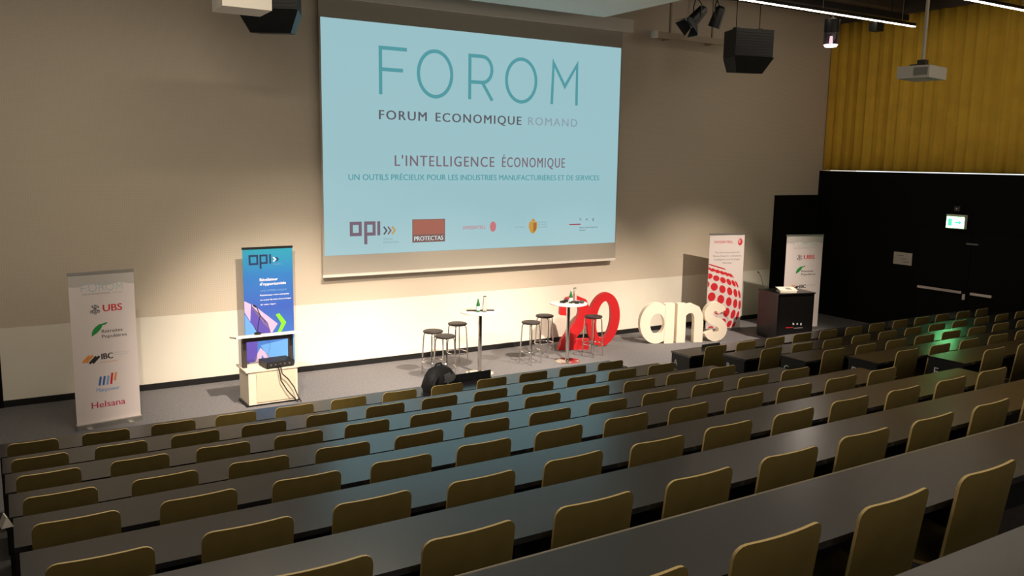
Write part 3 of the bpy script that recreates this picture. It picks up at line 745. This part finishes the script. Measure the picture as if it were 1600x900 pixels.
# ------------------------------------------------------------------ overhead equipment
M_tube = mat('led_tube', (255, 244, 236), .4, emit=(255, 236, 214), estr=11.0)
def strip_light(x0, x1, y, z, label):
    t = thing('strip_light', label, 'ceiling light', ((x0+x1)/2, y, z), 0, 'linear ceiling lights')
    L = (x1-x0)/2
    MB().box(-L, L, -.03, .03, .012, .07).build('profile', M_blackpl, t)
    MB().box(-L, L, -.022, .022, -.004, .012).build('diffuser', M_tube, t)
    for s in (-.85, 0, .85): MB().tube([(s*L, 0, .07), (s*L, 0, ZC-z)], .004, 6).build('wire', M_alu, t)
    return t
strip_light(10.6, 16.3, -2.70, 6.44, 'long glowing strip light above the lit cylinder lamp')
strip_light(12.6, 16.4, -4.93, 6.44, 'glowing strip light above the projector, cut by the picture edge')
rl = thing('ceiling_rail', 'dark rail running under the ceiling behind the strip light', 'rail', (13.5, -2.35, 6.62))
MB().box(-3.2, 3.0, -.07, .07, 0, .12).build('rail_profile', M_blackpl, rl)
for s in (-2.5, 0, 2.5): MB().tube([(s, 0, .12), (s, 0, ZC-6.62)], .012, 6).build('hanger', M_blackpl, rl)
bm = MB()
for i, y in enumerate((-.75, -1.9, -3.6, -5.2, -6.8)): 
    b = MB().box(-1.6, 16.9, y-.12, y+.12, ZC-.22, ZC).build('trim_%d' % (i+4), M_ceil); tag(b, 'dark ceiling beam', kind='structure')
cl = thing('cylinder_lamp', 'black cylinder lamp with glowing glass end under the strip light', 'lamp', (13.74, -2.70, 5.84), 0)
MB().lathe([(.135, .25), (.14, .27), (.14, .50), (.05, .52)], 24).build('housing', M_blackpl, cl, True)
MB().tube([(0, 0, .52), (0, 0, .60)], .02).build('stem', M_blackpl, cl)
MB().lathe([(.125, .02), (.14, .04), (.14, .25), (.12, .25), (.12, .04)], 24).build('glass_collar', mat('smoked_glass', (120, 110, 115), .1, trans=.8), cl, True)
MB().lathe([(.105, 0), (.115, .015), (.105, .03)], 24).build('lower_ring', mat('lamp_glow', (255, 240, 240), .4, emit=(255, 236, 238), estr=8.0), cl, True)
MB().lathe([(.02, .04), (.035, .10), (.025, .20)], 14).build('bulb', mat('lamp_glow', (255, 240, 240)), cl, True)
pl = bpy.data.lights.new('cylinder_lamp_light', 'POINT'); pl.energy = 14; pl.color = (1, .88, .74); pl.shadow_soft_size = .1
po = bpy.data.objects.new('cylinder_lamp_light', pl); C.objects.link(po); po.location = (13.74, -2.70, 5.72)
bx = thing('rail_box', 'small dark junction box hanging under the strip light', 'box', (15.12, -2.66, 6.25))
MB().box(-.11, .11, -.09, .09, 0, .17).build('case', M_blackpl, bx); MB().box(-.03, .03, -.03, .03, .17, .19).build('clip', M_blackpl, bx)

def loudspeaker(loc, rz, label, zc):
    t = thing('loudspeaker', label, 'loudspeaker', loc, rz, 'hung black loudspeakers')
    # two stacked trapezoid cabinets, the lower tilted downwards
    MB().zprism([(-.40, -.28), (.40, -.28), (.34, .28), (-.34, .28)], .30, .80).build('upper_cabinet', M_blackpl, t)
    lo = MB(); lo.add([(-.42, -.30, .29), (.42, -.30, .29), (.34, .28, .29), (-.34, .28, .29), (-.28, -.14, 0), (.28, -.14, 0), (.25, .28, .04), (-.25, .28, .04)], [(0, 1, 2, 3), (4, 7, 6, 5), (0, 4, 5, 1), (1, 5, 6, 2), (2, 6, 7, 3), (3, 7, 4, 0)])
    lo.build('lower_cabinet', M_blackpl, t)
    gr = MB()
    for i in range(9): gr.box(-.37, .37, -.288, -.281, .33+i*.05, .352+i*.05)
    gr.build('grille', mat('dark_grille', (34, 34, 35), .5), t)
    for s in (-1, 1):
        MB().tube([(s*.25, 0, .80), (s*.25, 0, zc)], .008, 6).build('hanging_cable', M_blackpl, t)
        MB().box(s*.25-.04, s*.25+.04, -.06, .06, .80, .85).build('bracket', M_blackpl, t)
    return t
loudspeaker((12.45, -1.8, 5.32), math.radians(-16), 'black hung loudspeaker right of the projection screen', ZC-5.32)
loudspeaker((3.44, -1.5, 5.30), math.radians(-30), 'black hung loudspeaker left of the projection screen, behind the white box beam', ZC-5.30)
wb_ = thing('white_box_beam', 'white box beam under the ceiling in front of the left loudspeaker', 'beam', (2.72, -2.72, 5.37))
MB().box(-.30, .29, -.28, .27, 0, .35).build('casing', M_white, wb_); MB().box(-.02, .02, -.02, .02, .35, ZC-5.37).build('hanger', M_alu, wb_)
wr_ = thing('wall_rail', 'thin pale rail on brackets right of the projection screen', 'rail', (12.2, -.5, 6.05))
MB().box(-.98, 1.4, -.045, .045, 0, .11).build('rail_bar', mat('beige_rail', (176, 160, 138), .6), wr_); MB().box(-1.0, -.90, -.05, .05, -.012, .122).build('end_cap', M_white, wr_)
for s in (-.55, .6): MB().box(s-.02, s+.02, -.02, .02, .11, ZC-6.05).build('drop_post', mat('beige_rail', (176, 160, 138), .6), wr_)
for s in (-.3, .9): MB().box(s-.02, s+.02, .045, .50, .03, .08).build('wall_bracket', mat('beige_rail', (176, 160, 138), .6), wr_)
def spotlight(loc, aim, label, doors):
    t = thing('stage_spotlight', label, 'spotlight', loc, 0, 'black stage spotlights')
    q = (Vector(aim)-Vector(loc)).to_track_quat('-Z', 'Y').to_matrix().to_4x4()
    MB().lathe([(.05, .26), (.09, .22), (.105, .0), (.11, -.12)], 18, M=q).build('can', M_blackpl, t, True)
    yk = MB(); 
    for s in (-1, 1): yk.tube([q @ Vector((s*.115, 0, .05)), q @ Vector((s*.12, 0, .05))+Vector((0, 0, .18)), Vector((0, 0, .36))], .010, 6)
    yk.build('yoke', M_blackpl, t); MB().tube([(0, 0, .36), (0, 0, ZC-loc[2])], .016, 8).build('drop_pipe', M_blackpl, t)
    if doors:
        dm = MB()
        for k in range(4):
            R4 = q @ Matrix.Rotation(k*PI/2, 4, 'Z')
            dm.add([R4 @ Vector(v) for v in ((-.10, .10, -.12), (.10, .10, -.12), (.15, .19, -.26), (-.15, .19, -.26), (-.10, .105, -.12), (.10, .105, -.12), (.15, .196, -.26), (-.15, .196, -.26))], [(0, 1, 2, 3), (7, 6, 5, 4), (0, 4, 5, 1), (1, 5, 6, 2), (2, 6, 7, 3), (3, 7, 4, 0)])
        dm.build('barn_doors', M_blackpl, t)
    return t
spotlight((10.72, -2.2, 6.14), (8.6, -1.9, 4.0), 'black stage spotlight with flared barn doors, left of the pair', True)
spotlight((11.22, -2.2, 6.14), (10.9, -1.5, 4.0), 'black stage spotlight nearest the hung loudspeaker', False)
# lowered pale soffit in front of the screen case
tag(MB().box(3.5, 9.62, -9.0, -1.0, 6.2, 6.42).build('ceiling', M_ceilp), 'pale lowered soffit above the stage front', kind='structure')
# projector
pj = thing('ceiling_projector', 'pale projector hanging on a long pole before the yellow curtain', 'projector', (10.13, -7.0, 4.70), math.radians(10))
MB().box(-.26, .26, -.20, .20, 0, .15).build('body', mat('pale_grey_case', (188, 182, 170), .5), pj)
MB().box(-.267, -.26, -.18, -.01, .03, .125).build('vent_grille', mat('vent_grey', (120, 116, 108), .6), pj)
MB().lathe([(.06, 0), (.055, .05)], 18, M=Matrix.Translation((.10, .20, .08)) @ Matrix.Rotation(-PI/2, 4, 'X')).build('lens', M_blackpl, pj, True)
MB().box(-.14, .14, -.10, .10, .15, .18).box(-.05, .05, -.05, .05, .18, .24).build('mount', mat('dark_panel', (40, 38, 36), .4), pj)
MB().tube([(0, 0, .24), (0, 0, ZC-4.70)], .022, 12).build('pole', mat('grey_pole', (170, 160, 140), .5), pj)
